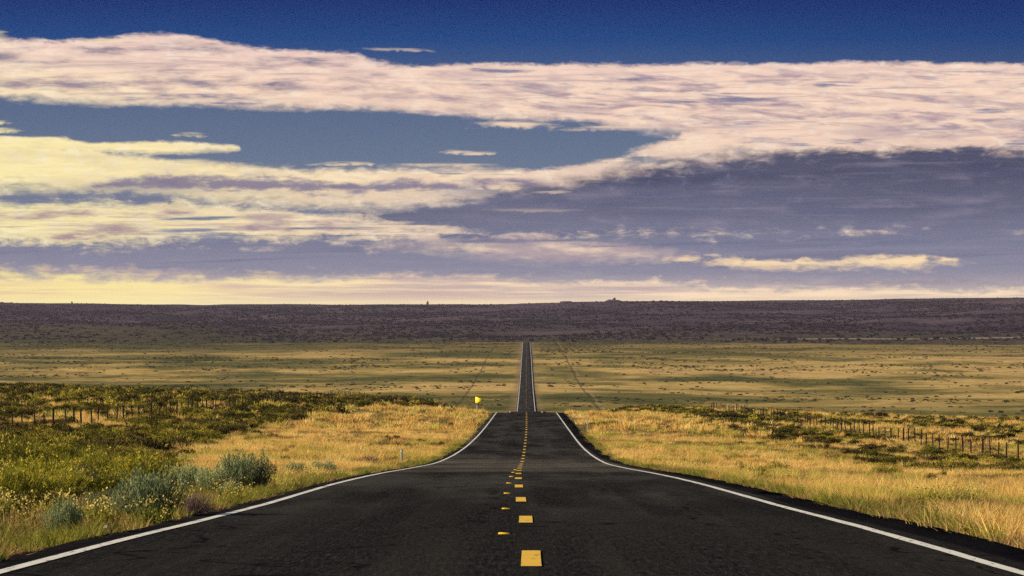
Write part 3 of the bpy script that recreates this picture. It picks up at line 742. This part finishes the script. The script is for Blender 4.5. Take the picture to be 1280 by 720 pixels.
def rock_mesh(name, sx, sy, sz, seed, n=3, spiky=.35):
    bpy_r = np.random.default_rng(seed)
    import bmesh
    bm = bmesh.new(); bmesh.ops.create_icosphere(bm, subdivisions=n, radius=1)
    for v in bm.verts:
        k = 1+spiky*(fbm(np.array(v.co.x*1.7+seed), np.array(v.co.y*1.7+v.co.z*2.3), seed)-.5)*2
        v.co = (v.co.x*sx*k, v.co.y*sy*k, max(v.co.z, -.3)*sz*k)
    me = bpy.data.meshes.new(name); bm.to_mesh(me); bm.free(); me.materials.append(M['rock']); return me
def on_rim(px): 
    x = (px-PX)/F*MESA_D; return x, float(mesa_z(np.array(x), np.array(MESA_D)))
x, z = on_rim(766)
r = empty('rock_outcrop', (x, MESA_D, z)); tag(r, 'jagged dark rock knoll on the skyline right of the road', 'rock outcrop')
link_obj('knoll', rock_mesh('knoll', 16, 12, 3.6, 4), r)
o = link_obj('crag', rock_mesh('crag', 3.2, 3, 4.6, 9, 3, .6), r); o.location = (3, 0, 2.6)
o = link_obj('crag', rock_mesh('crag', 4., 3, 2.6, 11, 3, .6), r); o.location = (-6, 0, 1.6)
x, z = on_rim(534.5)
r = link_obj('rock_spire', rock_mesh('rock_spire', 2.6, 2.6, 6.8, 21, 3, .4)); r.location = (x, MESA_D, z-.3); tag(r, 'lone dark rock spire standing on the skyline left of the road', 'rock spire')
x, z = on_rim(708)
r = link_obj('rock_outcrop', rock_mesh('rock_outcrop', 13, 10, 2.4, 33)); r.location = (x, MESA_D, z-.2); tag(r, 'low dark rounded hump on the skyline above the far road', 'rock outcrop')
x, z = on_rim(90)
r = link_obj('rock_spire', rock_mesh('rock_spire', 1.6, 1.6, 4.2, 25, 3, .4)); r.location = (x, MESA_D, z-.2); tag(r, 'tiny dark spire on the skyline near the left edge', 'rock spire')

# roadside stone, two perched birds on the far right fence
x, d = (134-PX)/F*35.3, 35.3
r = link_obj('stone', rock_mesh('stone', .035, .03, .028, 51, 2, .5)); r.data.materials.clear(); r.data.materials.append(M['stone']); r.location = (x, d, float(road_top(np.array(x), d))+.0); tag(r, 'small white stone at the left pavement edge by yellow flowered weeds', 'stone')
M['feather'] = simple_mat('black_feathers', (.012, .012, .014), .6, .2, 20)
def bird(x, d, z, label, face):
    import bmesh
    bm = bmesh.new()
    def ball(c, r, s):
        q = bmesh.ops.create_icosphere(bm, subdivisions=2, radius=r)['verts']
        for v in q: v.co = (v.co.x*s[0]+c[0], v.co.y*s[1]+c[1], v.co.z*s[2]+c[2])
    ball((0, 0, .17), .1, (1.1, .9, 1.5)); ball((.07, 0, .36), .062, (1.1, .9, 1.))
    q = bmesh.ops.create_cone(bm, segments=6, radius1=.022, radius2=.003, depth=.09, cap_ends=True)['verts']
    for v in q: a = v.co.copy(); v.co = (.15+a.z, a.y, .355+a.x)
    q = bmesh.ops.create_cube(bm, size=1)['verts']
    for v in q: a = v.co.copy(); v.co = (-.13+a.x*.2, a.y*.08, .02+a.z*.03-a.x*.12)
    for sgn in (-1, 1):
        q = bmesh.ops.create_cone(bm, segments=5, radius1=.012, radius2=.012, depth=.08, cap_ends=True)['verts']
        for v in q: v.co = (v.co.x, v.co.y+sgn*.035, v.co.z+.0)
    me = bpy.data.meshes.new('bird'); bm.to_mesh(me); bm.free(); me.materials.append(M['feather'])
    o = link_obj('bird', me); o.location = (x, d, z); o.rotation_euler = (0, 0, face); tag(o, label, 'bird')
fx = 31+float(road_c(rf[ti])); bz = float(surf_z(fx, rf[ti]))
bird(fx, rf[ti], bz+1.25*1.35+.04, 'dark bird perched on the tall post of the right fence', .4)

# ================================================================== INDIVIDUAL SHRUBS
SHRUBS = []
SAGE = [sagebrush_mesh(101+i) for i in range(3)]
RAB = [rabbitbrush_mesh(201+i, True) for i in range(3)]
DEAD = [deadbrush_mesh(301+i) for i in range(2)]
vr = random.Random(11)
def place(px, d, w, h):
    x = (px-PX)/F*d; z = float(surf_z(np.array(x), np.array(d)))
    SHRUBS.append((x, d, w)); return (x, d, z), (w, w, h)
def sagebrush(px, d, w, h, label, v):
    loc, sc = place(px, d, w, h/.66)
    r = empty('sagebrush', loc, vr.random()*6, sc); tag(r, label, 'shrub', 'sagebrush beside the road')
    link_obj('foliage', SAGE[v][0], r); link_obj('branches', SAGE[v][1], r); return r
def rabbitbrush(px, d, w, h, label, v, flowers=True):
    loc, sc = place(px, d, w*1.08, h*1.25/.7)
    r = empty('rabbitbrush', loc, vr.random()*6, sc); tag(r, label, 'shrub', 'green shrubs in the verge')
    link_obj('foliage', RAB[v][0], r); link_obj('branches', RAB[v][1], r)
    if flowers: tag(link_obj('flowers', RAB[v][2], r), kind='stuff')
    return r
def deadbrush(px, d, w, h, label, v):
    loc, sc = place(px, d, w, h/.5)
    r = link_obj('dead_shrub', DEAD[v]); r.location = loc; r.scale = sc; r.rotation_euler.z = vr.random()*6; tag(r, label, 'shrub', 'dead leafless shrubs'); return r

sagebrush(197, 40.6, 1.08, .80, 'largest blue green sagebrush at the left road edge', 0)
sagebrush(156, 42, .5, .42, 'grey green sagebrush touching the left flank of the largest sagebrush', 2)
sagebrush(79, 33.4, .42, .48, 'spiky grey green sagebrush nearest the bottom left corner', 1)
sagebrush(124, 43.5, .40, .40, 'low pale sagebrush between the corner sagebrush and the largest one', 2)
sagebrush(308, 62, 1.2, .82, 'dark blue green sagebrush farther along the left verge, behind the largest one', 1)
sagebrush(266, 59, .55, .6, 'paler sagebrush leaning on the left side of the farther dark sagebrush', 0)
sagebrush(290, 55, .5, .36, 'low grey sagebrush in yellow weeds in front of the farther dark one', 2)
sagebrush(228, 62, .8, .6, 'grey sagebrush with a brown base behind the largest sagebrush', 2)
sagebrush(405, 88, .75, .46, 'small grey sagebrush in golden grass left of the road bend', 1)
sagebrush(368, 86, .6, .42, 'small round grey sagebrush nearer than the one by the bend', 0)
deadbrush(246, 42, .6, .34, 'purple brown dead shrub at the right side of the largest sagebrush', 0)
deadbrush(104, 53, .9, .55, 'bare grey twiggy shrub among yellow green brush at far left', 1)
deadbrush(460, 125, 1.2, .5, 'brown twiggy shrub in golden grass near the pale left marker post', 1)
rabbitbrush(120, 66, 1.5, .75, 'bright yellow green shrub rising behind the bare grey twigs', 0)
rabbitbrush(172, 60, 1.3, .75, 'bushy yellow flowered shrub upslope of the largest sagebrush', 1)
rabbitbrush(48, 62, 1.5, .75, 'tall green shrub with yellow tips near the left picture edge', 2)
rabbitbrush(14, 46, 1.0, .72, 'dark olive shrub cut by the left picture edge', 0)
rabbitbrush(45, 48, .95, .65, 'olive green shrub just above the corner sagebrush', 1)
rabbitbrush(85, 52, 1.0, .6, 'green shrub left of the bare grey twigs', 2)
rabbitbrush(140, 52, .8, .5, 'low yellow green shrub just behind the low pale sagebrush', 0)
rabbitbrush(205, 76, 1.2, .6, 'yellow tipped shrub in front of the dark scrub band at left', 2)
rabbitbrush(75, 84, 1.7, .75, 'broad green shrub downhill of the left fence', 1)
rabbitbrush(10, 78, 1.5, .8, 'dark green shrub at the left picture edge below the fence', 2)
rabbitbrush(974, 122, 1.25, .62, 'round grey green shrub alone in golden grass right of the road', 1, False)
rabbitbrush(1160, 226, 1.5, .95, 'dark round shrub standing at the foot of the right fence', 0, False)
rabbitbrush(1108, 112, 1.1, .7, 'upright green shrub in the scrub band below the right fence', 2, False)
rabbitbrush(920, 175, 1.2, .55, 'low green shrub between the road and the right fence', 0, False)
rabbitbrush(818, 150, .75, .4, 'small olive shrub close to the right road edge', 2, False)
deadbrush(1256, 84, .6, .42, 'grey brown dead shrub in tall gold grass at far right', 0)
deadbrush(1228, 88, .5, .34, 'small brown dead shrub left of the one at far right', 1)

# ================================================================== SCATTERED GROUND COVER (stuff)
rng = np.random.default_rng(1)
near_low = [grass_clump('g', 45, .08, .24, .16, .0085, M['litter'], .75, .6) for i in range(4)]
near_tuft = [grass_clump('g', 170, .14, .40, .16, .0075, M['tuft'], .8, .6) for i in range(5)]
mid_low = [grass_clump('g', 55, .10, .26, .38, .02, M['litter'], .75, .5) for i in range(3)]
mid_tuft = [grass_clump('g', 120, .16, .44, .24, .012, M['tuft'], .8, .55) for i in range(4)]
far_low = [grass_clump('g', 55, .12, .3, .95, .05, M['litter'], .7, .4) for i in range(3)]
far_tuft = [grass_clump('g', 70, .28, .58, .4, .035, M['tuft'], .6, .4) for i in range(4)]
green_grass = [grass_clump('g', 50, .12, .32, .12, .008, M['green'], .55, .4) for i in range(3)]
weeds = [flower_weed('weed', 400+i) for i in range(3)]
scrub_near = [scrub_mesh('s', 500+i, 330, 13, .046, M['olive']) for i in range(3)]
scrub_mid = [scrub_mesh('s', 520+i, 190, 10, .075, M['olive']) for i in range(3)]
scrub_far = [scrub_mesh('s', 540+i, 40, 4, .34, M['far_scrub'], 1., .5, .1) for i in range(3)]
juniper = [scrub_mesh('s', 560+i, 40, 5, .36, M['juniper'], 1., .62, .1) for i in range(3)]

rng = np.random.default_rng(2)
def roadside(x, d): 
    o = x-road_c(d); return np.where(o < 0, -o-EL, o-ER), o
def scrubby(x, d):
    """0..1 how much olive scrub: thick on the left rise, in bands on the right"""
    e, o = roadside(x, d)
    n = fbm(x/16, d/30, 61, 4); n2 = fbm(x/5, d/9, 63, 3)
    lim = np.interp(d, [25, 40, 60, 80, 110, 160, 260, 400, 700], [1.2, 1.3, 1.6, 3.6, 7.0, 11, 15, 13, 6])
    left = smooth((e-lim)/3)*smooth((n*.6+n2*.4-.30)/.20)
    nb_ = fbm(x/28, d/14, 65, 4); nc = fbm(x/22, d/60, 66, 4)
    fen = 1-.72*smooth((np.abs(np.abs(o)-34)-3)/-3)*(d > 190)
    lr = np.interp(d, [25, 70, 110, 160, 260, 400, 700], [6, 6, 9, 10, 13, 12, 6])
    right = smooth((e-lr)/5)*np.maximum(smooth((nb_-.50)/.12), smooth((nc-.40)/.16)*smooth((d-130)/90))
    return np.where(o < 0, left, right)*fen
def P(x, d, sink=0.): return np.stack([x, d, surf_z(x, d)-sink], 1)

def clear_of_shrubs(x, d, f=.62, front=1.):
    ok = np.ones(len(x), bool)
    for (sx_, sd_, w_) in SHRUBS: ok &= ((x-sx_)/(w_*f))**2+((d-sd_+front*w_*.5)/(w_*f+front*w_))**2 > 1
    return ok
def grass_layer(name, variants, n, d0, d1, s0, s1, near_edge, kind, hs=1.):
    x, d = wedge(n, d0, d1); e, o = roadside(x, d)
    s = scrubby(x, d)
    bare = smooth((fbm(x/2.2, d/3, 73, 3)-.60)/.06)
    pt = smooth((fbm(x/1.1, d/2.6, 71, 3)-.42)/.14)*(.35+.65*smooth((fbm(x/7, d/12, 72, 3)-.36)/.16))            # tufts gather in drifts
    leftnear = np.where((o < 0), 1-smooth((72-d)/14), 1)
    p = (1-.85*s)*(1-.85*bare) if kind == 'low' else (1-.9*s)*pt*(1-bare)*leftnear*smooth(e/.9+.1)
    keep = (e > near_edge) & (rng.random(n) < p) & clear_of_shrubs(x, d)
    x, d = x[keep], d[keep]; h = .6+.8*fbm(x/2.5, d/4, 75, 3)
    sc = (s0+(s1-s0)*rng.random(len(x))**1.4)
    scatter(name, variants, P(x, d), sc, h*hs)
grass_layer('low_dry_grass', near_low, 46000, 25, 125, .8, 1.4, .04, 'low')
grass_layer('golden_grass', near_tuft, 21000, 25, 125, .6, 1.35, .12, 'tuft')
grass_layer('low_dry_grass', mid_low, 26000, 120, 270, .8, 1.3, .15, 'low')
grass_layer('golden_grass', mid_tuft, 40000, 120, 270, .7, 1.5, .2, 'tuft')
grass_layer('low_dry_grass', far_low, 24000, 255, 700, .8, 1.3, .9, 'low')
grass_layer('golden_grass', far_tuft, 30000, 255, 700, .8, 1.7, .5, 'tuft')
# green-yellow growth along the pavement and flowering weeds
n = 15000; d = 25+225*rng.random(n)**1.3; e = np.abs(rng.normal(size=n))*.30+.02
sgn = np.where(rng.random(n) < .5, -1, 1); keep = rng.random(n) < (.06+.94*smooth((fbm(d/4, sgn*4.+e*1.5, 81)-.44)/.16))*np.where(sgn < 0, np.where(d < 52, .4, .8), .5)
x = np.where(sgn < 0, -EL-e, ER+.05+e)+road_c(d); x, d = x[keep], d[keep]
scatter('green_grass', green_grass, P(x, d), .45+.65*rng.random(len(x))**1.5)
n = 3600; x, d = wedge(n, 26, 120); e, o = roadside(x, d)
keep = (e > .12) & clear_of_shrubs(x, d, .5, 1.7) & ((o < 0) & (d < 75) & (rng.random(n) < .75*smooth((fbm(x/2.5, d/4, 83)-.38)/.12)) | (rng.random(n) < .05))
x, d = x[keep], d[keep]
scatter('wildflowers', weeds, P(x, d), .7+.7*rng.random(len(x)))
# olive scrub
def scrub_layer(variants, n, d0, d1, s0, s1):
    x, d = wedge(n, d0, d1, .19, 8); e, o = roadside(x, d)
    keep = (e > .9) & (rng.random(n) < scrubby(x, d)*np.where(o < 0, 1, .8)) & clear_of_shrubs(x, d, .5, .6)
    x, d = x[keep], d[keep]
    scatter('scrub', variants, P(x, d), s0+(s1-s0)*rng.random(len(x))**1.8, (.7+.5*rng.random(len(x)))*np.where(x > 0, .72, 1))
scrub_layer(scrub_near, 9000, 34, 130, .4, 1.15)
scrub_layer(scrub_mid, 12000, 125, 330, .6, 1.7)
scrub_layer([scrub_mesh('s', 530+i, 100, 7, .14, M['olive']) for i in range(3)], 16000, 320, 760, .8, 2.2)
# small grey brown and green bushes dotted through the golden grass
n = 10000; x, d = wedge(n, 40, 330); e, o = roadside(x, d)
keep = (e > 1.2) & (rng.random(n) < .55*smooth((fbm(x/6, d/14, 87, 3)-.46)/.1)) & clear_of_shrubs(x, d, .8, .5)
x, d = x[keep], d[keep]
scatter('scrub', scrub_near, P(x, d), .22+.5*rng.random(len(x))**2, .8+.5*rng.random(len(x)))
# plain
n = 80000; x, d = wedge(n, 1180, 3460, .18, 30); e, o = roadside(x, d)
cl = fbm(x/150, d/110, 91, 4); cl2 = fbm(x/30, d/40, 93, 3)
keep = (e > 7) & (rng.random(n) < (.12+.88*smooth((cl-.40)/.2))*smooth((cl2-.35)/.3))
x, d = x[keep], d[keep]
scatter('plain_scrub', scrub_far, P(x, d, .1), .5+1.7*rng.random(len(x))**3, .55+.3*rng.random(len(x)))
# mesa scrub
n = 90000; x, d = wedge(n, 2950, 7020, .175, 40)
mz = mesa_z(x, d); keep = (mz > ground_z(x, d)+.2) & (np.abs(x) > np.where(d < 3440, 6, 0))
cl = fbm(x/120, d/200, 95, 4); keep &= rng.random(n) < smooth((cl-.30)/.3)*(.25+.75*smooth((d+.9*x-3350+900*(cl-.5))/1200))*(1-.6*smooth((d-6000)/900))
x, d = x[keep], d[keep]
scatter('hill_scrub', juniper, P(x, d, .2), (1.6+3.6*rng.random(len(x))**2)*(1-.5*smooth((d-6300)/600)), .55+.4*rng.random(len(x)))

# ================================================================== HAZE
def haze_box():
    m_, nt = new_mat('haze_air'); nb = NB(nt)
    o = nb.n('ShaderNodeOutputMaterial'); v = nb.n('ShaderNodeVolumePrincipled')
    v.inputs['Color'].default_value = (.78, .71, .90, 1); v.inputs['Density'].default_value = HAZE; v.inputs['Anisotropy'].default_value = .2
    nb.link(v.outputs[0], o.inputs['Volume'])
    x0, x1, y0, y1, z0, z1 = -2400, 2400, -160, 8300, -70, 172
    me = box_mesh('haze', [((x0+x1)/2, (y0+y1)/2, (z0+z1)/2, x1-x0, y1-y0, z1-z0)], m_)
    o = link_obj('haze', me); tag(o, kind='stuff')
HAZE = 1.8e-5
haze_box()

# ================================================================== CAMERA AND RENDER
cam = bpy.data.cameras.new('camera'); co = bpy.data.objects.new('camera', cam); COL.objects.link(co); scene.camera = co
co.location = (0, 0, 0); co.rotation_euler = (R(90), 0, 0)
cam.sensor_fit = 'HORIZONTAL'; cam.sensor_width = 36; cam.lens = F*36/1280
cam.shift_x = (640-PX)/1280; cam.shift_y = (PY-360)/1280
cam.clip_start = .5; cam.clip_end = 20000
scene.view_settings.view_transform = 'Standard'; scene.view_settings.look = 'None'
scene.view_settings.exposure = 0.75; scene.view_settings.gamma = 1; scene.view_settings.use_curve_mapping = False
scene.render.engine = 'CYCLES'
scene.cycles.max_bounces = 5; scene.cycles.diffuse_bounces = 2; scene.cycles.volume_bounces = 0; scene.cycles.transmission_bounces = 3
scene.cycles.use_denoising = False
